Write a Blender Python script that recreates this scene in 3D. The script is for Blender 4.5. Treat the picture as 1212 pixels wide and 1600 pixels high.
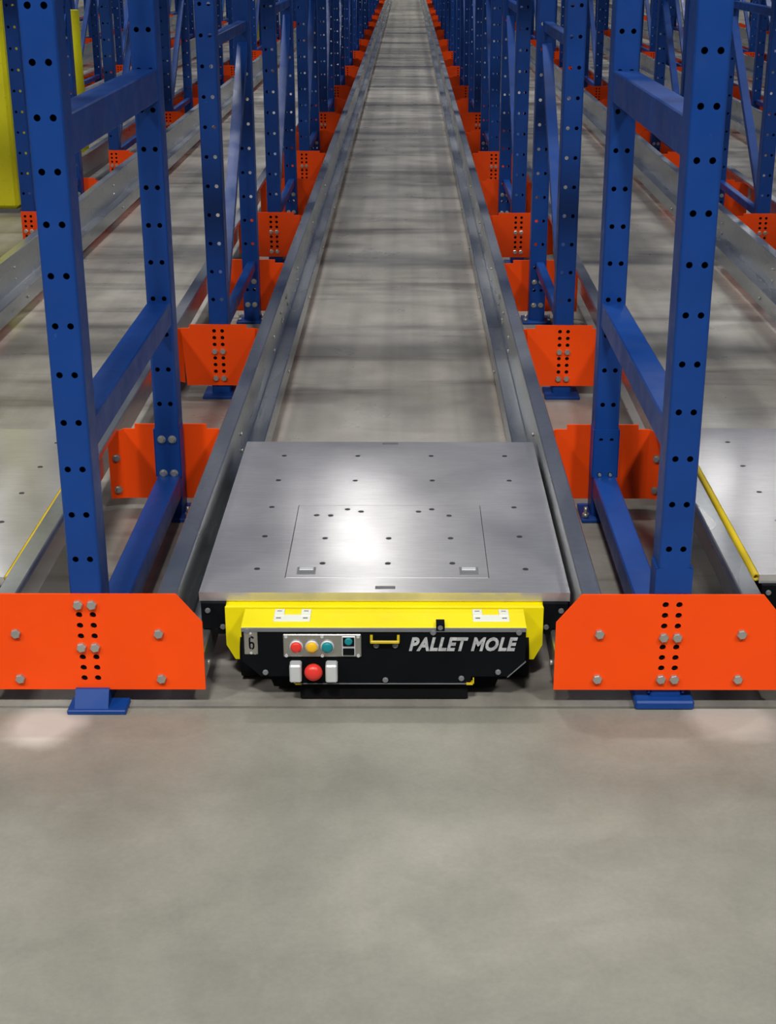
import bpy, math, random
from mathutils import Matrix, Vector

for o in list(bpy.data.objects):
    bpy.data.objects.remove(o, do_unlink=True)
scene = bpy.context.scene
COL = scene.collection
random.seed(6)

# ------------------------------------------------------------------ camera
F_PX, PX, PY = 2310.5, 649.3, 812.5
PITCH, YAW, ROLL = .3737, .0060, -.0038
cam = bpy.data.objects.new('camera', bpy.data.cameras.new('camera'))
COL.objects.link(cam)
fwd0 = Vector((math.sin(YAW), math.cos(YAW), 0)); right = Vector((math.cos(YAW), -math.sin(YAW), 0))
fwd = fwd0*math.cos(PITCH) - Vector((0, 0, 1))*math.sin(PITCH)
up = fwd0*math.sin(PITCH) + Vector((0, 0, 1))*math.cos(PITCH)
r2 = right*math.cos(ROLL) - up*math.sin(ROLL)
u2 = right*math.sin(ROLL) + up*math.cos(ROLL)
M = Matrix((r2, u2, -fwd)).transposed().to_4x4()
M.translation = Vector((.0585, -2.7951, 1.5239))
cam.matrix_world = M
cam.data.sensor_fit = 'VERTICAL'; cam.data.sensor_height = 36
cam.data.lens = F_PX/1600*36
cam.data.shift_x = -(PX-606)/1600; cam.data.shift_y = (PY-800)/1600
cam.data.clip_end = 300
scene.camera = cam

# ------------------------------------------------------------------ world, lights, exposure
scene.view_settings.view_transform = 'Standard'; scene.view_settings.look = 'None'
scene.view_settings.gamma = 1; scene.view_settings.use_curve_mapping = False
scene.view_settings.exposure = 0.0
w = bpy.data.worlds.new('world'); scene.world = w; w.use_nodes = True
w.node_tree.nodes['Background'].inputs[0].default_value = (.93, .95, 1, 1)
w.node_tree.nodes['Background'].inputs[1].default_value = .11

def lamp(x, y, z, sx, sy, watts, aim=None, col=(1, .98, .94), spread=120):
    d = bpy.data.lights.new('high_bay_lamp', 'AREA'); d.shape = 'RECTANGLE'
    d.size = sx; d.size_y = sy; d.energy = watts; d.color = col; d.spread = math.radians(spread)
    o = bpy.data.objects.new('high_bay_lamp', d); COL.objects.link(o)
    o.location = (x, y, z)
    if aim: o.rotation_euler = (Vector(aim)-Vector((x, y, z))).to_track_quat('-Z', 'Y').to_euler()
    return o
# lamps over the cross aisle behind the camera, and rows of high-bay lamps over the racks
for x in (-5.4, -.6, 4.2):
    lamp(x, -5.1, 7.2, .9, .5, 98, aim=(x*.7, -.9, 0), spread=85)
for y, e in ((4.5, 140), (13, 190), (21.8, 360), (31, 180), (41, 180)):
    for x in (-8.0, -1.15, 5.7):
        lamp(x, y, 9.0, 1.1, .5, e, spread=180 if y == 21.8 else 110)

# ------------------------------------------------------------------ materials
def srgb(r, g, b):
    f = lambda c: (c/255)/12.92 if c/255 <= .04045 else ((c/255+.055)/1.055)**2.4
    return (f(r), f(g), f(b), 1)
def new_mat(name):
    m = bpy.data.materials.new(name); m.use_nodes = True
    nt = m.node_tree; return m, nt, nt.nodes['Principled BSDF']
def node(nt, t, **kw):
    n = nt.nodes.new(t)
    for k, v in kw.items():
        if k.startswith('i_'): n.inputs[int(k[2:]) if k[2:].isdigit() else k[2:].replace('_', ' ')].default_value = v
        else: setattr(n, k, v)
    return n
def coords(nt, scale=(1, 1, 1), world=True):
    mp = node(nt, 'ShaderNodeMapping'); mp.inputs['Scale'].default_value = scale
    if world:
        g = node(nt, 'ShaderNodeNewGeometry'); nt.links.new(g.outputs['Position'], mp.inputs[0])
    else:
        g = node(nt, 'ShaderNodeTexCoord'); nt.links.new(g.outputs['Object'], mp.inputs[0])
    return mp.outputs[0]
def noise(nt, co, scale, detail=4, rough=.55, dist=0):
    n = node(nt, 'ShaderNodeTexNoise'); n.inputs['Scale'].default_value = scale
    n.inputs['Detail'].default_value = detail; n.inputs['Roughness'].default_value = rough
    n.inputs['Distortion'].default_value = dist
    nt.links.new(co, n.inputs['Vector']); return n.outputs['Fac']
def ramp(nt, fac, stops):
    r = node(nt, 'ShaderNodeValToRGB'); e = r.color_ramp.elements
    while len(e) < len(stops): e.new(.5)
    for i, (p, c) in enumerate(stops): e[i].position = p; e[i].color = c if len(c) == 4 else (*c, 1)
    nt.links.new(fac, r.inputs[0]); return r.outputs[0]
def g1(v): return (v, v, v, 1)
def mix(nt, fac, a, b, mode='MIX'):
    m = node(nt, 'ShaderNodeMix', data_type='RGBA', blend_type=mode)
    for s, v in ((0, fac), (6, a), (7, b)):
        if hasattr(v, 'links'): nt.links.new(v, m.inputs[s])
        else: m.inputs[s].default_value = v
    return m.outputs[2]
def paint(name, c, rough=.4, var=.12, wear=None, metal=0, scale=9, spec=.5):
    m, nt, b = new_mat(name)
    co = coords(nt)
    f = noise(nt, co, scale, 3)
    lo = tuple(x*(1-var) for x in c[:3])+(1,); hi = tuple(min(1, x*(1+var)) for x in c[:3])+(1,)
    out = ramp(nt, f, [(.3, lo), (.7, hi)])
    if wear:
        f2 = noise(nt, coords(nt, (1, .5, 1)), 38, 5, .7)
        wf = ramp(nt, f2, [(wear[1], g1(0)), (wear[1]+.09, g1(wear[2]))])
        out = mix(nt, wf, out, wear[0])
    nt.links.new(out, b.inputs['Base Color'])
    rr = ramp(nt, noise(nt, co, 14, 3), [(.3, g1(max(.05, rough-.07))), (.7, g1(rough+.09))])
    nt.links.new(rr, b.inputs['Roughness'])
    b.inputs['Metallic'].default_value = metal
    b.inputs['Specular IOR Level'].default_value = spec
    return m
BLUE = paint('blue_enamel', (.0050, .046, .232, 1), .40, .10, (srgb(80, 110, 175), .66, .35), scale=5, spec=.28)
ORANGE = paint('orange_enamel', (.98, .074, .002, 1), .48, .05, scale=6, spec=.25)
YELLOW = paint('yellow_enamel', (.90, .76, .002, 1), .45, .05, scale=10, spec=.25)
GUARD = paint('yellow_guard', (1.0, .90, .008, 1), .5, .06, (srgb(120, 105, 30), .62, .55), scale=3)
BLACK = paint('black_powder_coat', (.003, .004, .0055, 1), .6, .2, spec=.1)
RUBBER = paint('black_rubber', (.004, .004, .005, 1), .85, .2, spec=.15)
GREYTRIM = paint('grey_trim', srgb(110, 112, 115), .45, .08)
BOLT = paint('zinc_bolt', (.50, .50, .46, 1), .36, .1, metal=.75)
STEELP = paint('brushed_panel', (.42, .41, .38, 1), .3, .1, metal=.85)
WHITEP = paint('white_hinge', (.78, .80, .70, 1), .45, .04)
SILVER = paint('silver_lettering', (.50, .51, .54, 1), .35, .3, metal=.3, scale=60)
RED = paint('red_button', (.75, .035, .025, 1), .35, .05)
AMBER = paint('amber_button', (.85, .48, .01, 1), .35, .05)
TEAL = paint('teal_button', (.0, .22, .25, 1), .35, .05)
HOLE = paint('dark_recess', (.003, .004, .008, 1), .9, .1, spec=.1)
ALU = paint('pale_post_cap', (.62, .64, .66, 1), .4, .05, metal=.3)
TUBE = paint('yellow_bumper_tube', (.60, .44, .01, 1), .4, .1)

def galvanised():
    m, nt, b = new_mat('galvanised_steel')
    co = coords(nt)
    v = node(nt, 'ShaderNodeTexVoronoi'); v.inputs['Scale'].default_value = 45; nt.links.new(co, v.inputs['Vector'])
    sp = ramp(nt, v.outputs['Distance'], [(0, (.52, .54, .555)), (.8, (.58, .60, .61))])
    st = ramp(nt, noise(nt, coords(nt, (1, .25, 1)), 5, 2, .5), [(.3, (.74, .77, .81)), (.7, (1, 1, 1))])
    nt.links.new(mix(nt, 1.0, sp, st, 'MULTIPLY'), b.inputs['Base Color'])
    nt.links.new(ramp(nt, noise(nt, coords(nt, (1, .2, 1)), 8, 1), [(.3, g1(.25)), (.7, g1(.31))]), b.inputs['Roughness'])
    b.inputs['Metallic'].default_value = .88
    return m
GALV = galvanised()
def deckmat():
    m, nt, b = new_mat('brushed_steel_deck')
    co = coords(nt)
    sp = ramp(nt, noise(nt, co, 4.5, 4, .6), [(.3, (.56, .55, .56)), (.7, (.68, .67, .675))])
    sc = ramp(nt, noise(nt, coords(nt, (3, 30, 3)), 6, 4, .6), [(.35, g1(.90)), (.65, g1(1))])
    nt.links.new(mix(nt, 1.0, sp, sc, 'MULTIPLY'), b.inputs['Base Color'])
    nt.links.new(ramp(nt, noise(nt, co, 6, 4), [(.3, g1(.225)), (.7, g1(.265))]), b.inputs['Roughness'])
    b.inputs['Metallic'].default_value = .62
    return m
DECK = deckmat()

def concrete(name, tones, rough, streak):
    m, nt, b = new_mat(name)
    co = coords(nt)
    big = noise(nt, co, 1.5, 5, .6, .4)
    base = ramp(nt, big, [(.28, tones[0]), (.5, tones[1]), (.72, tones[2])])
    fine = ramp(nt, noise(nt, co, 90, 3, .7), [(.3, g1(.93)), (.7, g1(1.04))])
    base = mix(nt, 1.0, base, fine, 'MULTIPLY')
    mid = ramp(nt, noise(nt, co, 9, 5, .65, .6), [(.3, g1(.90)), (.65, g1(1.03))])
    base = mix(nt, 1.0, base, mid, 'MULTIPLY')
    if streak:      # shade bands and stains across, reflection streaks along the lane, painted into the colour
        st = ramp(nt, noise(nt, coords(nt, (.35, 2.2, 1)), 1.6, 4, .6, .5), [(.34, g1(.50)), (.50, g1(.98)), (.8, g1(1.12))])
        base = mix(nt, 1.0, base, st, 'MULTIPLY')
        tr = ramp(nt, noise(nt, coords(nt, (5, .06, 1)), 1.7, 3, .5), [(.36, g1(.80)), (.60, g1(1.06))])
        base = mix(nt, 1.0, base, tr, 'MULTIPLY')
    else:           # two worn patches of pale floor paint beside the rack feet
        g = node(nt, 'ShaderNodeNewGeometry')
        dn = node(nt, 'ShaderNodeTexNoise'); dn.inputs['Scale'].default_value = 9
        for (cx, cy, r, a) in ((-.70, -.085, .085, .6), (.74, -.05, .10, .38)):
            d = node(nt, 'ShaderNodeVectorMath', operation='DISTANCE'); d.inputs[1].default_value = (cx, cy, 0)
            sm = node(nt, 'ShaderNodeMath', operation='MULTIPLY_ADD'); sm.inputs[1].default_value = .07
            nt.links.new(g.outputs['Position'], d.inputs[0]); nt.links.new(g.outputs['Position'], dn.inputs['Vector'])
            nt.links.new(dn.outputs['Fac'], sm.inputs[0]); nt.links.new(d.outputs['Value'], sm.inputs[2])
            f = ramp(nt, sm.outputs[0], [(r, g1(a)), (r+.05, g1(0))])
            base = mix(nt, f, base, srgb(215, 212, 205))
    nt.links.new(base, b.inputs['Base Color'])
    nt.links.new(ramp(nt, noise(nt, co, 4, 4), [(.3, g1(rough-.08)), (.7, g1(rough+.08))]), b.inputs['Roughness'])
    bp = node(nt, 'ShaderNodeBump'); bp.inputs['Strength'].default_value = .06; bp.inputs['Distance'].default_value = .004
    nt.links.new(noise(nt, co, 60, 4), bp.inputs['Height']); nt.links.new(bp.outputs[0], b.inputs['Normal'])
    return m
FLOOR_A = concrete('aisle_concrete', [(.195, .195, .164), (.250, .247, .208), (.322, .316, .270)], .55, False)
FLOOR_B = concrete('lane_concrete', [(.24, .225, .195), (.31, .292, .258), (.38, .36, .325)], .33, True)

# ------------------------------------------------------------------ mesh helpers
class MB:
    def __init__(s): s.v = []; s.f = []; s.sm = set()
    def add(s, vs, fs, smooth=False):
        o = len(s.v); s.v += [tuple(p) for p in vs]
        for f in fs:
            if smooth: s.sm.add(len(s.f))
            s.f.append(tuple(i+o for i in f))
    def box(s, x0, x1, y0, y1, z0, z1):
        vs = [(x, y, z) for z in (z0, z1) for y in (y0, y1) for x in (x0, x1)]
        s.add(vs, [(0, 2, 3, 1), (4, 5, 7, 6), (0, 1, 5, 4), (1, 3, 7, 5), (3, 2, 6, 7), (2, 0, 4, 6)]); return s
    def bbox(s, x0, x1, y0, y1, z0, z1, b):     # box with chamfered edges
        c = [(x0, x1), (y0, y1), (z0, z1)]; vs = []; idx = {}
        for ix in (0, 1):
            for iy in (0, 1):
                for iz in (0, 1):
                    I = (ix, iy, iz)
                    for ax in range(3):
                        p = []
                        for k in range(3):
                            q = c[k][I[k]]
                            if k != ax: q += b if I[k] == 0 else -b
                            p.append(q)
                        idx[(I, ax)] = len(vs); vs.append(tuple(p))
        fs = []
        for ax in range(3):
            u, v = [k for k in range(3) if k != ax]
            for sd in (0, 1):
                q = []
                for a, d in ((0, 0), (1, 0), (1, 1), (0, 1)):
                    I = [0]*3; I[ax] = sd; I[u] = a; I[v] = d; q.append(idx[(tuple(I), ax)])
                fs.append(tuple(q))
        for ax in range(3):
            u, v = [k for k in range(3) if k != ax]
            for a in (0, 1):
                for d in (0, 1):
                    q = []
                    for e, wch in ((0, u), (1, u), (1, v), (0, v)):
                        I = [0]*3; I[ax] = e; I[u] = a; I[v] = d; q.append(idx[(tuple(I), wch)])
                    fs.append(tuple(q))
        for ix in (0, 1):
            for iy in (0, 1):
                for iz in (0, 1): fs.append(tuple(idx[((ix, iy, iz), a)] for a in range(3)))
        s.add(vs, fs); return s
    def prism(s, pts, y0, y1, axis='y', smooth=False):     # closed polygon (a,b) extruded along an axis
        n = len(pts)
        P = {'y': lambda a, b, t: (a, t, b), 'z': lambda a, b, t: (a, b, t), 'x': lambda a, b, t: (t, a, b)}[axis]
        vs = [P(a, b, y0) for a, b in pts]+[P(a, b, y1) for a, b in pts]
        s.add(vs, [tuple(range(n)), tuple(range(2*n-1, n-1, -1))])
        s.add(vs, [(i, i+n, (i+1) % n+n, (i+1) % n) for i in range(n)], smooth); return s
    def strip(s, path, t, a0, a1, axis='z', closed_ends=True):  # sheet-metal profile of thickness t
        n = len(path); off = []
        for i in range(n):
            d = Vector((0, 0))
            if i > 0: e = (Vector(path[i])-Vector(path[i-1])).normalized(); d += Vector((-e.y, e.x))
            if i < n-1: e = (Vector(path[i+1])-Vector(path[i])).normalized(); d += Vector((-e.y, e.x))
            m = d.length
            d = d.normalized()*t/(max(.5, m/2) if 0 < i < n-1 else 1)
            off.append((path[i][0]+d.x, path[i][1]+d.y))
        for i in range(n-1):
            q = [path[i], path[i+1], off[i+1], off[i]]
            P = {'z': lambda a, b, t_: (a, b, t_), 'y': lambda a, b, t_: (a, t_, b)}[axis]
            vs = [P(a, b, a0) for a, b in q]+[P(a, b, a1) for a, b in q]
            fs = [(0, 1, 2, 3), (7, 6, 5, 4), (0, 4, 5, 1), (2, 6, 7, 3)]
            if i == 0: fs.append((0, 3, 7, 4))
            if i == n-2: fs.append((1, 5, 6, 2))
            s.add(vs, fs)
        return s
    def cyl(s, p0, p1, r, n=16, r1=None, caps=True):
        p0 = Vector(p0); p1 = Vector(p1); d = (p1-p0).normalized()
        a = d.orthogonal().normalized(); b = d.cross(a); r1 = r if r1 is None else r1
        vs = [p0+(a*math.cos(2*math.pi*i/n)+b*math.sin(2*math.pi*i/n))*r for i in range(n)]
        vs += [p1+(a*math.cos(2*math.pi*i/n)+b*math.sin(2*math.pi*i/n))*r1 for i in range(n)]
        s.add(vs, [(i, (i+1) % n, (i+1) % n+n, i+n) for i in range(n)], True)
        if caps: s.add(vs, [tuple(range(n-1, -1, -1)), tuple(range(n, 2*n))])
        return s
    def lathe(s, prof, n=20, axis='-y', c=(0, 0, 0)):     # (radius, height) profile, height along -y or z
        rings = []
        for r, h in prof:
            for i in range(n):
                a = 2*math.pi*i/n; x, q = r*math.cos(a), r*math.sin(a)
                rings.append((c[0]+x, c[1]-h, c[2]+q) if axis == '-y' else (c[0]+x, c[1]+q, c[2]+h))
        fs = [(k*n+i, k*n+(i+1) % n, (k+1)*n+(i+1) % n, (k+1)*n+i) for k in range(len(prof)-1) for i in range(n)]
        s.add(rings, fs, True)
        s.add(rings[-n:], [tuple(range(n))]); s.add(rings[:n], [tuple(range(n))]); return s
    def holes(s, x0, x1, z0, z1, cx, cz, r, y0, y1, n=12):
        # rectangular cell of a plate (front at y0, back at y1) with a round hole through it
        ang = sorted([2*math.pi*i/n for i in range(n)] +
                     [math.atan2(z-cz, x-cx) % (2*math.pi) for x in (x0, x1) for z in (z0, z1)])
        k = len(ang); R = []; C = []
        for a in ang:
            c, sn = math.cos(a), math.sin(a); t = 1e9
            if c > 1e-9: t = min(t, (x1-cx)/c)
            if c < -1e-9: t = min(t, (x0-cx)/c)
            if sn > 1e-9: t = min(t, (z1-cz)/sn)
            if sn < -1e-9: t = min(t, (z0-cz)/sn)
            R.append((cx+c*t, cz+sn*t)); C.append((cx+c*r, cz+sn*r))
        vs = [(x, y0, z) for x, z in R]+[(x, y0, z) for x, z in C]+[(x, y1, z) for x, z in C]+[(x, y1, z) for x, z in R]
        fs = []
        for i in range(k):
            j = (i+1) % k
            fs += [(i, j, k+j, k+i), (k+i, k+j, 2*k+j, 2*k+i), (2*k+i, 2*k+j, 3*k+j, 3*k+i)]
        s.add(vs, fs)
    def mesh(s, name, mat, fix=True):
        me = bpy.data.meshes.new(name); me.from_pydata(s.v, [], s.f)
        if s.sm:
            me.polygons.foreach_set('use_smooth', [i in s.sm for i in range(len(s.f))])
        if fix:
            import bmesh
            bm = bmesh.new(); bm.from_mesh(me); bmesh.ops.remove_doubles(bm, verts=bm.verts, dist=1e-6)
            bmesh.ops.recalc_face_normals(bm, faces=bm.faces); bm.to_mesh(me); bm.free()
        me.materials.append(mat); me.update(); return me
def ob(name, me, parent=None, loc=(0, 0, 0), rot=(0, 0, 0)):
    o = bpy.data.objects.new(name, me); COL.objects.link(o)
    o.parent = parent; o.location = loc; o.rotation_euler = rot; return o
def tag(o, label, cat, group=None):
    o['label'] = label; o['category'] = cat
    if group: o['group'] = group
    return o
def thing(name, label, cat, loc=(0, 0, 0), group=None):
    return tag(ob(name, None, None, loc), label, cat, group)
def struct(name, me, loc=(0, 0, 0)):
    o = ob(name, me, None, loc); o['kind'] = 'structure'; return o

# ------------------------------------------------------------------ setting: floor slabs and joint
struct('floor', MB().box(-14, 14, -6, -.009, -.15, 0).mesh('floor', FLOOR_A))['label'] = 'pale grey-beige concrete floor of the open aisle in front'
struct('floor', MB().box(-14, 14, .001, 52, -.15, 0).mesh('floor', FLOOR_B))['label'] = 'stained grey concrete floor with painted-in shade bands under the racks and lanes'
struct('trim_1', MB().box(-14, 14, -.009, .001, -.15, -.006).mesh('joint', HOLE))['label'] = 'dark joint line in the floor along the rack fronts'

# ------------------------------------------------------------------ racks
PITCHX, S, YB = 1.22, 1.152, 1.107      # lane pitch, plate spacing, rear post face
HP = .0978                              # hole pitch of the posts
TOP = 5.0
PW, PD = .067, .078                     # post width and depth

def post_mesh(name, z0, phase, closed):
    m = MB(); t = .0025; hw = PW/2; r = .007; fx = hw-r
    z = phase; rows = []
    while z > z0+HP*.5: z -= HP
    while z < z0+HP*.5: z += HP
    first = z-HP/2
    if first > z0: m.box(-fx, fx, 0, t, z0, first)
    while z < 2.0:
        for sx in (-1, 1):
            a, b = sorted((0, sx*fx))
            m.holes(a, b, z-HP/2, z+HP/2, sx*.0148, z, .0066, 0, t, 10)
        z += HP
    m.box(-fx, fx, 0, t, z-HP/2, TOP)
    for sx in (-1, 1):
        path = [(fx, 0)]+[(fx+r*math.sin(a), r-r*math.cos(a)) for a in (math.pi/6, math.pi/3, math.pi/2)]+[(hw, PD-.004), (hw-.004, PD), (hw-.017, PD)]
        if sx < 0: path = [(-x, y) for x, y in path][::-1]
        m.strip(path, t, z0, TOP)
    if closed: m.box(-hw+.012, hw-.012, PD-.006, PD-.003, z0, TOP)
    return m.mesh(name, BLUE)
POST_FL = post_mesh('post_front_left', .0, .3372, True)
POST_FR = post_mesh('post_front_right', .018, .3616, True)
POST_R = post_mesh('post_rear', .010, .3348, False)
POST_RC = post_mesh('post_rear_closed', .010, .3348, True)
POST_O = post_mesh('post_open', .010, .3500, False)

BASE = MB().bbox(-.062, .062, -.045, .088, 0, .0105, .002).mesh('base_plate', BLUE)
BASE_L = MB().bbox(-.062, .062, -.045, .014, 0, .0105, .002).mesh('base_plate_low', BLUE)
FOOT = MB().prism([(-.0005, .0105), (-.031, .0105), (-.008, .045), (-.0005, .045)], -.0355, .0355, 'x').mesh('post_foot', BLUE)
BASE2 = MB().bbox(-.063, .063, -.022, .090, 0, .0205, .004).mesh('base_plate_thick', BLUE)
def hexbolt(r, h, wash=0):
    m = MB()
    if wash: m.cyl((0, 0, 0), (0, -.0015, 0), wash, 14)
    P = [(r*math.cos(math.pi/3*i+.2), r*math.sin(math.pi/3*i+.2)) for i in range(6)]
    m.prism(P, 0, -h*.75)
    Q = [(x*.84, z*.84) for x, z in P]
    vs = [(x, -h*.75, z) for x, z in P]+[(x, -h, z) for x, z in Q]
    m.add(vs, [(i, (i+1) % 6, (i+1) % 6+6, i+6) for i in range(6)]+[tuple(range(6, 12))])
    return m.mesh('hex_bolt', BOLT)
HEX = hexbolt(.0108, .0085)
HEXW = hexbolt(.0088, .009, .0115)
ANCHOR = MB().cyl((0, 0, 0), (0, 0, .012), .009, 6).cyl((0, 0, .012), (0, 0, .03), .005, 8).mesh('anchor', BOLT)
SHORT = MB().cyl((0, 0, 0), (0, -.01, 0), .0045, 8).mesh('pin', BOLT)

L0, L1 = PD, YB                          # braces run between the posts
def brace(h, wdt): return MB().bbox(-wdt/2, wdt/2, L0, L1, -h, 0, .003).mesh('horizontal_brace', BLUE)
BR_A = brace(.065, .062)
BR_B = brace(.040, .034)
BR_T = brace(.078, .062)
def diag(zlow, zhigh):
    m = MB(); y0, y1 = L0+.01, L1-.01; t = .024; hw = .020
    vs = [(x, y0, zlow+d) for x in (-hw, hw) for d in (-t, t)]+[(x, y1, zhigh+d) for x in (-hw, hw) for d in (-t, t)]
    m.add(vs, [(0, 1, 3, 2), (4, 6, 7, 5), (0, 4, 5, 1), (2, 3, 7, 6), (0, 2, 6, 4), (1, 5, 7, 3)])
    return m.mesh('diagonal_brace', BLUE)
DIAG = diag(.30, 1.12); DIAG2 = diag(1.30, 2.15)

def bracket_mesh():
    m = MB()
    for z0, z1, zc in ((.195, .262, .234), (.124, .195, .1345)):
        for sx in (-1, 1):
            a, b = sorted((0, sx*.0355)); m.holes(a, b, z0, z1, sx*.0148, zc, .0058, -.004, 0, 10)
    for sx in (-1, 1): m.box(*sorted((sx*.0335, sx*.0365)), -.004, .06, .124, .262)
    m.box(-.0365, .0365, -.004, 0, .262, .2635)
    return m.mesh('splice_bracket', BLUE)
BRACK = bracket_mesh()

ordn = ['', 'first', 'second', 'third', 'fourth', 'fifth', 'sixth', 'seventh', 'eighth', 'ninth', 'tenth', 'eleventh', 'twelfth',
        'thirteenth', 'fourteenth', 'fifteenth', 'sixteenth', 'seventeenth', 'eighteenth', 'nineteenth', 'twentieth']
def rowname(i):
    if i < 0: return 'row left of the central lane' if i == -1 else ordn[-i]+' row left of the central lane'
    return 'row right of the central lane' if i == 0 else ordn[i+1]+' row right of the central lane'

def make_frame(i, n):
    X = (i+.5)*PITCHX; Y = n*2*S+.006
    if n == 0: lab = 'blue perforated rack frame at the very front, %s' % rowname(i)
    else: lab = 'blue perforated rack frame, %s back, %s' % (ordn[n+1], rowname(i))
    R = thing('upright_frame', lab, 'rack frame', (X+(.002 if i < 0 else 0), Y, 0), 'rack upright frames')
    if n == 0:
        right_one = i >= 0
        ob('post', POST_FR if right_one else POST_FL, R)
        b = ob('base_plate', BASE2 if right_one else BASE_L, R, (-.004 if right_one else .012, 0, 0))
        if not right_one: ob('post_foot', FOOT, R, (0, -.006, 0))
        p = ob('post', POST_RC, R, (0, YB-.006, 0))
        b2 = ob('base_plate', BASE, R, (0, YB, 0))
        for sx in (-1, 1): ob('anchor_bolt', ANCHOR, b2, (sx*.050, -.025, .0105))
        for z, me in ((.128, BR_A), (.620, BR_A), (1.218, BR_T), (1.82, BR_T), (3.0, BR_T)):
            ob('horizontal_brace', me, R, (0, -.006 if me is None else 0, z))
        k = ob('splice_bracket', BRACK, R, (0, YB-.006, 0))
        for z in (.234, .1345):
            for sx in (-1, 1):
                if right_one:
                    if z < .2: ob('bolt', SHORT, k, (sx*.0148, -.004, z))
                else: ob('bolt', HEXW, k, (sx*.0148, -.004, z))
        if right_one:
            m = MB().box(-.0385, .0385, -.0003, .002, .262, .318); 
            for sx in (-1, 1): m.box(*sorted((sx*.0336, sx*.0385)), 0, PD*.8, .03, .318)
            ob('post_sleeve', m.mesh('post_sleeve', BLUE), R)
    else:
        ob('post', POST_O, R)
        near = n <= 3 and abs(X) < 3
        b = ob('base_plate', BASE, R)
        ob('post', POST_R, R, (0, YB-.006, 0))
        b2 = ob('base_plate', BASE, R, (0, YB, 0))
        ob('horizontal_brace', BR_B, R, (.006, 0, .262))
        ob('horizontal_brace', BR_B, R, (.006, 0, 1.225))
        ob('horizontal_brace', BR_B, R, (.006, 0, 2.25))
        ob('diagonal_brace', DIAG, R, (.004, 0, 0))
        ob('diagonal_brace', DIAG2, R, (.004, 0, 0))
        if near:
            for z in (.175, .075):
                for sx in (-1, 1): ob('bolt', HEXW, R, (sx*.0148, YB-.006, z))
            for sx in (-1, 1): ob('anchor_bolt', ANCHOR, b2, (sx*.050, -.025, .0105))
    return R

# orange rail support plates
ROWZ = [.2386-.0245*k for k in range(8)]
def plate_mesh(outline, y1=.0050, holes=True, wings=None, cw=.034):
    # outline: right-half points from bottom to top, x >= cw, ending at the height the half reaches at x = cw
    m = MB(); zb = outline[0][1]; zt = outline[-1][1]
    zr0, zr1 = ROWZ[-1]-.01225, ROWZ[0]+.01225
    for z in ROWZ:
        for sx in (-1, 1):
            a, b = sorted((0, sx*cw)); m.holes(a, b, z-.01225, z+.01225, sx*.0143, z, .0070, 0, y1, 12)
    m.box(-cw, cw, 0, y1, zb, zr0)
    if zt > zr1: m.box(-cw, cw, 0, y1, zr1, zt)
    for sx in (-1, 1):
        pts = [(sx*cw, zb)]+[(sx*x, z) for x, z in outline]+[(sx*cw, zt)]
        m.prism(pts, 0, y1)
    if wings:
        for sx in (-1, 1):
            (xa, za0, za1, xb, zb0, zb1, dy) = wings
            vs = [(sx*xa, 0, za0), (sx*xa, 0, za1), (sx*xb, dy, zb1), (sx*xb, dy, zb0)]
            vs += [(x, y+.004, z) for x, y, z in vs]
            m.add(vs, [(0, 1, 2, 3), (7, 6, 5, 4), (0, 3, 7, 4), (1, 5, 6, 2), (2, 6, 7, 3)])
    return m
def half_plate(src):
    # same plate without its left wing
    import bmesh
    me = src.copy(); bm = bmesh.new(); bm.from_mesh(me)
    bmesh.ops.bisect_plane(bm, geom=bm.verts[:]+bm.edges[:]+bm.faces[:], plane_co=(-.034, 0, 0), plane_no=(-1, 0, 0), clear_outer=True)
    bm.to_mesh(me); bm.free(); return me
FP = plate_mesh([(.2407, .0405), (.2407, .197), (.189, .2615)]).mesh('front_plate', ORANGE)
MPm = plate_mesh([(.118, .0405), (.131, .249), (.101, .249), (.101, .2618)], wings=(.1245, .05, .249, .180, .05, .232, .035)).mesh('middle_plate', ORANGE)
ROWZ_S = ROWZ; ROWZ = [z-.0105 for z in ROWZ_S]
RP = plate_mesh([(.132, .030), (.132, .238), (.101, .238), (.101, .2520)], wings=(.132, .030, .238, .176, .035, .225, -.022)).mesh('rear_plate', ORANGE)
ROWZ = ROWZ_S
RPh = half_plate(RP); MPh = half_plate(MPm)

HOLE_SHADE = MB().box(-.028, .028, .0051, .0059, .055, .250).mesh('hole_shade_strip', HOLE)  # near-black strip that paints the shade inside the plate holes
def make_plate(i, n, kind):
    half = i == -2 and n < 4
    X = (i+.5)*PITCHX
    if kind == 'front':
        Y = n*2*S
        lab = ('wide orange plate with cut corners, front post, %s' % rowname(i)) if n == 0 else \
            'orange perforated plate fronting the %s rack frame, %s' % (ordn[n+1], rowname(i))
        me = FP if n == 0 else MPh if half else MPm
    else:
        Y = n*2*S+YB+PD+.001
        lab = 'orange plate behind the %s rack frame, %s' % (ordn[n+1], rowname(i))
        me = RPh if half else RP
    o = tag(ob('rail_support_plate', me, None, (X, Y, 0)), lab, 'rack plate', 'orange rail support plates')
    if kind == 'front':
        if n == 0:
            rows = (0, 4) if i < 0 else (3, 7)
            for sx in (-1, 1):
                for z in (.1727, .0673): ob('bolt', HEX, o, (sx*.149, 0, z))
        else: rows = (3, 7)
        if n <= 4 and abs(X) < 4.5:
            for k in rows:
                for sx in (-1, 1): ob('bolt', HEX, o, (sx*.0143, 0, ROWZ[k]))
    if kind == 'front': ob('hole_shade_strip', HOLE_SHADE, o)
    if kind != 'front' and n <= 1 and abs(X) < 2:
        for sx in (-1, 1):
            for z in (.155, .060): ob('bolt', HEXW, o, (sx*.156, -.014, z), (0, 0, -sx*.45))
    return o

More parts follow.
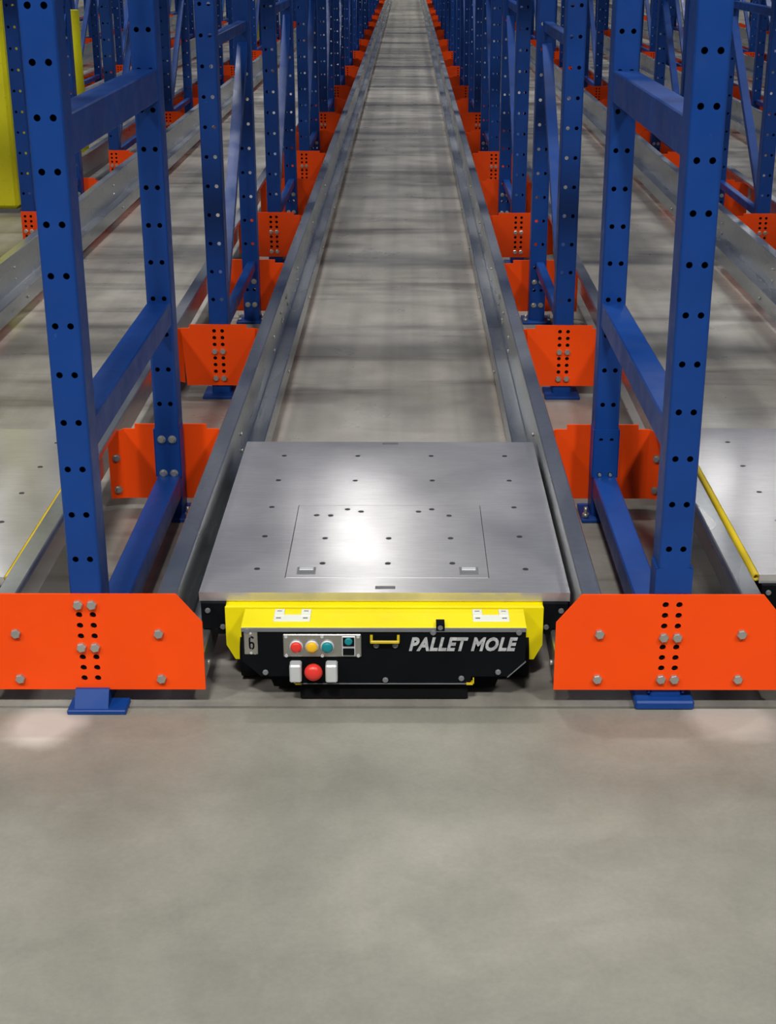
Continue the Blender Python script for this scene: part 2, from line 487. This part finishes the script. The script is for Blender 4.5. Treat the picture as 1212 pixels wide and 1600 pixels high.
# unseen overhead tie beams across all rows, added to cast shade bands on the lanes
TIE = MB()
for yy in (PD+.012, YB-.052):
    for zz in (2.60, 4.65): TIE.bbox(-7.2, 7.2, yy, yy+.045, zz-.065, zz+.065, .004)
TIE = TIE.mesh('tie_beams', BLUE)
for n in range(15):
    struct('trim_%d' % (n+2), TIE, (0, n*2*S+.006, 0))['label'] = 'unseen blue overhead tie beams across the rack rows, added for their shade'

# ---- which frames can be seen: row -> first and last frame
ROWS = {i: (0, 14 if i in (-1, 0) else 11) for i in range(-6, 6)}
ROWS[-3] = (3, 10)
def infront(X, Y):
    v = Vector((X, Y, .2))-M.translation
    d = v.dot(fwd)
    if d < .5: return False
    u = PX+F_PX*v.dot(r2)/d
    return -110 < u < 1320
for i in sorted(ROWS):
    a, b = ROWS[i]
    X = (i+.5)*PITCHX
    for n in range(a, b+1):
        if infront(X, n*2*S+YB): 
            make_frame(i, n)
            if n <= 8 or i in (-1, 0): make_plate(i, n, 'rear')
        if infront(X, n*2*S): make_plate(i, n, 'front')

# ------------------------------------------------------------------ guide rails
def rail_section(y0, y1, side):
    # side = +1: rail on the right of a lane (x grows away from the lane centre)
    t = .003
    path = [(.373, .045), (.373, .112), (.376, .115), (.419, .115), (.422, .118), (.422, .2535), (.4245, .256), (.4615, .256), (.464, .2535), (.464, .240)]
    if side < 0: path = [(-x, z) for x, z in path]
    else: pass
    m = MB(); m.strip(path, t if side < 0 else -t, y0, y1, axis='y')
    return m.mesh('rail_section', GALV)
YEND = 2*S*17
cuts = [.008, 2.86]
while cuts[-1] < YEND: cuts.append(cuts[-1]+3.456)
cuts[-1] = YEND
SECT = {}
LANES = {0: 0, -1: 0, 1: 0, 2: 0, 3: 0, 4: 0, -2: 4, -3: 0, -4: 0, -5: 0}
def lanename(k):
    return 'the central lane' if k == 0 else 'the %s lane to the %s' % (['', 'next', 'second', 'third', 'fourth', 'fifth'][abs(k)], 'left' if k < 0 else 'right')
SCREW = MB().cyl((0, 0, 0), (0, -.006, 0), .006, 8).mesh('rail_bolt', BOLT)
for k, st in LANES.items():
    for side in (-1, 1):
        R = thing('guide_rail', 'long galvanised guide rail on the %s side of %s' % ('left' if side < 0 else 'right', lanename(k)), 'rail',
                  (k*PITCHX, 0, 0), 'galvanised guide rails')
        for j in range(len(cuts)-1):
            if cuts[j+1] < st*2*S: continue
            Ym = cuts[j+1]
            if not any(infront(k*PITCHX+side*.4, cuts[j]+q*(cuts[j+1]-cuts[j])/4) for q in range(5)): continue
            if (j, side) not in SECT: SECT[(j, side)] = rail_section(cuts[j]+(.002 if j else 0), cuts[j+1]-.001, side)
            ob('rail_section', SECT[(j, side)], R)
        if abs(k) <= 1:
            pts = []
            for f in range(0, 3):
                for yy in (f*2*S+.02, f*2*S+YB+.10):
                    pts += [(.372, yy+.04, .075), (.422, yy+.05, .20), (.422, yy+.05, .15)]
            pts += [(.422, 2.70, .21), (.422, 2.76, .17), (.422, 2.96, .21), (.422, 3.02, .17), (.422, 2.72, .17), (.422, 2.99, .21)]
            for x, y, z in pts: ob('bolt', SCREW, R, (side*x, y, z), (0, 0, -side*math.pi/2))

# ------------------------------------------------------------------ carts
def text_mesh(body, size, shear, off, mat, sx=1.0, depth=.0008, space=1.0):
    cu = bpy.data.curves.new('lettering', 'FONT'); cu.body = body; cu.size = size; cu.shear = shear; cu.offset = off
    cu.extrude = depth; cu.align_x = 'LEFT'; cu.space_character = space; cu.resolution_u = 3
    o = bpy.data.objects.new('tmp', cu); COL.objects.link(o)
    bpy.context.view_layer.update()
    me = bpy.data.meshes.new_from_object(o.evaluated_get(bpy.context.evaluated_depsgraph_get()))
    bpy.data.objects.remove(o); bpy.data.curves.remove(cu)
    xs = [v.co.x for v in me.vertices]; ys = [v.co.y for v in me.vertices]
    x0, y0 = min(xs), min(ys)
    for v in me.vertices:
        x, y, z = v.co
        v.co = ((x-x0)*sx, -z, y-y0)
    me.materials.clear(); me.materials.append(mat); me.update()
    return me, (max(xs)-x0)*sx, max(ys)-y0

DX0, DX1, DY0, DY1 = -.4045, .4045, .147, 1.187
def grid_plate(xs, ys, skip, z0, z1):
    m = MB(); nx, ny = len(xs)-1, len(ys)-1
    solid = {(a, b) for a in range(nx) for b in range(ny)}-skip
    for a, b in solid:
        x0, x1, y0, y1 = xs[a], xs[a+1], ys[b], ys[b+1]
        m.add([(x0, y0, z1), (x1, y0, z1), (x1, y1, z1), (x0, y1, z1)], [(0, 1, 2, 3)])
        m.add([(x0, y0, z0), (x1, y0, z0), (x1, y1, z0), (x0, y1, z0)], [(3, 2, 1, 0)])
        for da, db, p, q in ((-1, 0, (x0, y1), (x0, y0)), (1, 0, (x1, y0), (x1, y1)), (0, -1, (x0, y0), (x1, y0)), (0, 1, (x1, y1), (x0, y1))):
            if (a+da, b+db) not in solid:
                m.add([(*p, z0), (*q, z0), (*q, z1), (*p, z1)], [(0, 1, 2, 3)])
    return m
SCREWM = paint('dark_screw', (.05, .05, .055, 1), .4, .1, metal=.5)
SCR = MB().cyl((0, 0, -.001), (0, 0, .0007), .0068, 10).mesh('screw', SCREWM)
SCRD = MB().cyl((0, 0, 0), (0, 0, .0010), .0026, 6).mesh('screw_socket', HOLE)
PB = MB().lathe([(.0065, 0), (.0065, .003), (.005, .0045)], 8).mesh('panel_bolt', GREYTRIM)

def make_cart(label, loc, dz=0, tube=False):
    R = thing('pallet_shuttle_cart', label, 'cart', loc, 'low shuttle carts in the lanes')
    Z = .2  # deck top in cart space
    hx0, hx1, hy0, hy1 = -.224, .232, .227, .682
    g = .0012
    xs = [DX0, hx0, -.021, .023, hx1, DX1]
    ys = [DY0, .166, .183, hy0, hy1, 1.163, 1.180, DY1]
    skip = {(1, 3), (2, 3), (3, 3), (2, 1), (2, 5)}
    dk = ob('deck', grid_plate(xs, ys, skip, Z-.020, Z).mesh('deck', DECK), R)
    ob('hatch', MB().bbox(hx0+g, hx1-g, hy0+g, hy1-g, Z-.018, Z, .0008).mesh('hatch', DECK), R)
    lab = MB().box(hx0-.01, hx1+.01, hy0-.01, hy1+.01, Z-.024, Z-.0205)
    lab.box(-.06, .06, .160, .19, Z-.024, Z-.0205); lab.box(-.06, .06, 1.155, 1.184, Z-.024, Z-.0205)
    ob('slot_shade_sheet', lab.mesh('shade_sheet', HOLE), R)  # near-black sheet, painted-in shade below the slots and hatch gap
    for x in (-.281-.009, -.079-.009, .1235-.009, .326-.009):
        for y in (1.064, .865): s_ = ob('screw', SCR, dk, (x, y, Z))
    for y in (.668, .4725, .2767):
        for x in (-.290, .3165): ob('screw', SCR, dk, (x, y, Z))
    for x, y in ((-.175, .612), (-.140, .611), (-.100, .653), (-.066, .638), (.077, .638), (.110, .654), (.152, .610),
                 (-.146, .461), (.005, .461), (.152, .462), (-.144, .309), (.005, .309), (.152, .310)):
        ob('screw', SCR, dk, (x, y, Z))
    for cx in (-.178, .188):
        f = ob('hatch_latch', MB().bbox(cx-.021, cx+.021, .247, .287, Z, Z+.0012, .0005).mesh('latch', GREYTRIM), R)
        ob('latch_tab', MB().bbox(cx-.016, cx+.016, .266, .282, Z+.0012, Z+.003, .0008).mesh('latch_tab', ALU), f)
        ob('latch_recess', MB().box(cx-.016, cx+.016, .251, .262, Z+.0012, Z+.0018).mesh('latch_recess', GREYTRIM), f)
    # chassis under the deck, hung between the side carriages
    m = MB().box(-.335, .335, .16, 1.16, .075, Z-.0245)
    ob('chassis', m.mesh('chassis', BLACK), R)
    for sx in (-1, 1):
        xx = sorted((sx*.338, sx*.392))
        pts = [(sx*.3995, Z-.0205), (sx*.3455, Z-.0205), (sx*.3455, .112), (sx*.350, .106), (sx*.366, .106), (sx*.366, .1195), (sx*.3995, .1195)]
        c = ob('side_carriage', MB().prism(pts, .135, 1.165).mesh('side_carriage', BLACK), R)
        ob('bolt', PB, c, (sx*.3535, .135, .124)); ob('bolt', PB, c, (sx*.385, .135, .163))
        for y in (.24, .60, 1.04):      # rollers standing on the rail ledge
            ob('roller', MB().cyl((sx*.381, y, .142), (sx*.412, y, .142), .0265, 16).mesh('roller', RUBBER), c)
    # yellow nose
    ylid = Z-.0225
    ob('nose_frame', MB().box(-.3535, .3535, .150, .1595, .120, Z-.0205).mesh('nose_frame', YELLOW), R)
    lid = ob('nose_lid', MB().bbox(-.3015, .3015, .0195, .1120, ylid-.006, ylid, .0015).mesh('nose_lid', YELLOW), R)
    gp = [(-.3455, ylid), (.3450, ylid), (.3450, .0880), (.3270, .0530), (-.3270, .0530), (-.3455, .0880)]
    ob('bumper_plate', MB().prism(gp, .1180, .1240).mesh('bumper_plate', YELLOW), R)
    ob('bumper_lip', MB().box(-.3455, .3450, .1240, .150, ylid-.006, ylid-.003).mesh('bumper_lip', YELLOW), R)
    for cx in (-.1960, .2280):
        hgm = MB()
        hgm.bbox(cx-.039, cx+.039, .046, .078, ylid, ylid+.0022, .0006)
        for q in (-.0285, .0285): hgm.bbox(cx+q-.0105, cx+q+.0105, .072, .104, ylid, ylid+.003, .0006)
        h = ob('hinge', hgm.mesh('hinge', WHITEP), R)
        sl = MB()
        for q in (-.0285, .0285):
            for y in (.058, .092): sl.box(cx+q-.005, cx+q+.005, y, y+.003, ylid+.0022, ylid+.0035)
        ob('hinge_screws', sl.mesh('hinge_screws', GREYTRIM), h)
    # black front panel: cut lower corners and a deeper middle
    px = .3000
    pts = [(-px, ylid-.006), (px, ylid-.006), (px, .0985), (.262, .062), (.186, .062), (.184, .046), (-.184, .046), (-.186, .062), (-.262, .062), (-px, .0985)]
    fp = ob('front_panel', MB().prism(pts, .0195, .0255).mesh('front_panel', BLACK), R)
    ob('panel_trim', MB().bbox(-px, px, .0165, .0195, ylid-.010, ylid-.0005, .0007).mesh('panel_trim', GREYTRIM), fp)
    ob('panel_edge', MB().box(-.184, .184, .0175, .0255, .0440, .0460).prism([(.2625, .0605), (.2645, .0605), (.3015, .0965), (.2995, .0975)], .0180, .0255).mesh('panel_edge', GREYTRIM), fp)
    ob('nose_box', MB().prism([(-.29, ylid-.007), (.29, ylid-.007), (.29, .10), (.25, .066), (-.25, .066), (-.29, .10)], .026, .16).mesh('nose_box', BLACK), R)
    ob('sensor_bumper', MB().box(-.180, .180, .030, .110, .004, .066).mesh('sensor_bumper', RUBBER), R)
    for sx in (-1, 1):
        mm = MB().box(*sorted((sx*.176, sx*.192)), .0145, .030, .044, .0475).box(*sorted((sx*.1895, sx*.192)), .0145, .030, .044, .058)
        ob('corner_clip', mm.mesh('corner_clip', TUBE), R)
        # rubber skirt blocks and drive wheels beneath the nose
        mm = MB().prism([(sx*.250, .075), (sx*.185, .075), (sx*.185, .040), (sx*.205, .008), (sx*.240, .012), (sx*.250, .040)], .070, .115)
        ob('rubber_skid', mm.mesh('rubber_skid', RUBBER), R)
        whl = MB().cyl((sx*.262, .155, .060), (sx*.315, .155, .060), .060, 24)
        ob('wheel', whl.mesh('wheel', RUBBER), R)
    for x, z in ((-.2875, .170), (-.252, .068+.004), (0.003, .054), (.165, .058), (.243, .073), (.106-.002, .166), (.291-.006, .166), (-.009-.007, .127+.009), (.034-.010, .127+.009)):
        ob('bolt', PB, fp, (x, .0195, z))
    yf = .0195
    # number plate
    npl = ob('number_plate', MB().bbox(-.2805-.0145, -.2805+.0145, yf-.002, yf, .1145, .1680, .0012).mesh('number_plate', STEELP), R)
    pts6 = []
    for k in range(9): a_ = math.radians(20+160*k/8); pts6.append((.0058*math.cos(a_), .0090+.0068*math.sin(a_)))
    pts6 += [(-.0058, .002), (-.0058, -.0085)]
    for k in range(1, 9): a_ = math.radians(180+180*k/8); pts6.append((.0058*math.cos(a_), -.0085+.0068*math.sin(a_)))
    for k in range(0, 7): a_ = math.radians(150*k/6); pts6.append((.0058*math.cos(a_), -.0035+.0062*math.sin(a_)))
    mm6 = MB().strip(pts6, .0034, -.0006, 0, axis='y')
    ob('digit', mm6.mesh('digit', HOLE), npl, (-.2790, yf-.002, .1415))
    gaps = MB().box(-.2822, -.2806, yf-.0030, yf-.002, .1545, .1600).box(-.2806, -.2790, yf-.0030, yf-.002, .1235, .1290)
    ob('stencil_bridge', gaps.mesh('stencil_bridge', STEELP), npl)
    for z in (.1645, .1185): ob('rivet', MB().cyl((-.2805, yf-.002, z), (-.2805, yf-.0035, z), .0028, 8).mesh('rivet', ALU), npl)
    # control panel
    cp = ob('control_panel', MB().bbox(-.2125, -.0475, yf-.004, yf, .1095, .1625, .0015).mesh('control_panel', STEELP), R)
    for x in (-.206, -.130, -.054):
        for z in (.1135, .1580): ob('bolt', MB().cyl((x, yf-.004, z), (x, yf-.0065, z), .0038, 6).mesh('b', ALU), cp)
    for x, mt, nm in ((-.1845, RED, 'red_button'), (-.1515, AMBER, 'yellow_button'), (-.1190, TEAL, 'teal_button')):
        c = ob('button_collar', MB().lathe([(.0145, 0), (.0145, .004), (.0125, .006)], 20).mesh('collar', ALU), cp, (x, yf-.004, .1355))
        ob('button', MB().lathe([(.0120, 0), (.0120, .009), (.0095, .0115), (.004, .0125)], 20).mesh(nm, mt), cp, (x, yf-.004, .1355))
    ob('rocker_switch', MB().bbox(-.0885, -.0600, yf-.0065, yf-.004, .1130, .1590, .001).mesh('switch', ALU), cp)
    ob('switch_face', MB().bbox(-.0862, -.0622, yf-.0085, yf-.0065, .1155, .1320, .001).bbox(-.0862, -.0622, yf-.0085, yf-.0065, .1365, .1570, .001).mesh('sf', BLACK), cp)
    ob('button', MB().lathe([(.0085, 0), (.0085, .003), (.006, .0045)], 16).mesh('sb', TEAL), cp, (-.0742, yf-.0085, .1490))
    # emergency stop between two guard blocks
    for x in (-.1865, -.1105):
        ob('guard_block', MB().bbox(x-.0125, x+.0125, yf-.028, yf, .0600, .1010, .003).mesh('guard_block', ALU), fp)
    es = ob('emergency_stop', MB().lathe([(.010, 0), (.010, .010), (.0185, .012), (.0195, .018), (.0165, .025), (.009, .029), (.002, .030)], 24).mesh('emergency_stop', RED), fp, (-.1490, yf, .0800))
    es['label'] = 'red mushroom emergency stop button'
    ob('stop_collar', MB().cyl((-.149, yf, .0610), (-.149, yf-.008, .0610), .0050, 8).mesh('sc', GREYTRIM), fp)
    # pull handle in a recess
    hb = ob('pull_handle', MB().bbox(-.0285, .0330, yf-.014, yf-.008, .1450, .1515, .0015).mesh('pull_handle', TUBE), R)
    st = MB()
    for x in (-.0275, .0290): st.box(x-.0012, x+.0042, yf-.011, yf, .1480, .1600)
    ob('handle_bracket', st.mesh('handle_bracket', TUBE), hb)
    # sensor eye at the lid edge
    se = ob('sensor', MB().box(.1100, .1280, .0150, .040, ylid-.006, ylid+.009).mesh('sensor', HOLE), R)
    ob('sensor_lens', MB().lathe([(.0055, 0), (.0055, .001)], 14).mesh('sl', GREYTRIM), se, (.119, .0148, ylid+.0015))
    # lettering
    me, wd, ht = text_mesh('PALLET MOLE', .04, .28, .0017, SILVER, .9, space=1.10)
    W_, H_ = .2300, .0325
    for v in me.vertices: v.co = (v.co.x*W_/wd, v.co.y, v.co.z*H_/ht)
    ob('lettering', me, fp, (.0530, yf-.0010, .1225))
    if tube:
        for sx in (tube,):
            p0 = (sx*.4100, DY0+.006, Z-.0085); p1 = (sx*.4100, DY1-.006, Z-.0085)
            mm = MB(); n = 14; ro, ri = .0086, .0055
            for a, r in ((0, ro), (1, ri)):
                vs = []
                for y in (p0[1], p1[1]):
                    vs += [(p0[0]+r*math.cos(2*math.pi*i/n), y, p0[2]+r*math.sin(2*math.pi*i/n)) for i in range(n)]
                mm.add(vs, [(i, (i+1) % n, (i+1) % n+n, i+n) for i in range(n)], True)
            for e, y in enumerate((p0[1], p1[1])):
                vs = [(p0[0]+r*math.cos(2*math.pi*i/n), y, p0[2]+r*math.sin(2*math.pi*i/n)) for r in (ro, ri) for i in range(n)]
                mm.add(vs, [(i, (i+1) % n, (i+1) % n+n, i+n) for i in range(n)])
            ob('edge_tube', mm.mesh('edge_tube', TUBE), R)
    return R
make_cart('low steel-decked cart with black control panel and yellow nose in the central lane', (.009, 0, 0))
make_cart('low steel-decked cart with yellow edge tube, cut off by the left picture edge', (-PITCHX, .0, .036), tube=1)
make_cart('low steel-decked cart with yellow edge tube, cut off by the right picture edge', (PITCHX+.012, .018, .036), tube=-1)

# ------------------------------------------------------------------ yellow column and bollards
c = thing('building_column', 'thick yellow painted building column at the left picture edge', 'column', (-2.465, 6.32, 0))
ob('column_wrap', MB().bbox(-.20, .20, -.20, .20, .02, TOP, .02).mesh('column_wrap', GUARD), c)
ob('column_base', MB().box(-.205, .205, -.205, .205, 0, .02).mesh('column_base', GREYTRIM), c)
def bollard(x, y, h, r, lab):
    o = ob('bollard', MB().lathe([(r, 0), (r, h-.006), (r*.9, h)], 20, 'z').mesh('bollard', GUARD), None, (x, y, 0))
    return tag(o, lab, 'bollard', 'slim yellow bollards')
bollard(-2.175, 7.62, 1.085, .040, 'slim yellow bollard standing behind the left front rack frame')
bollard(-2.19, 20.5, 1.6, .035, 'distant slim yellow bollard deep among the left racks')
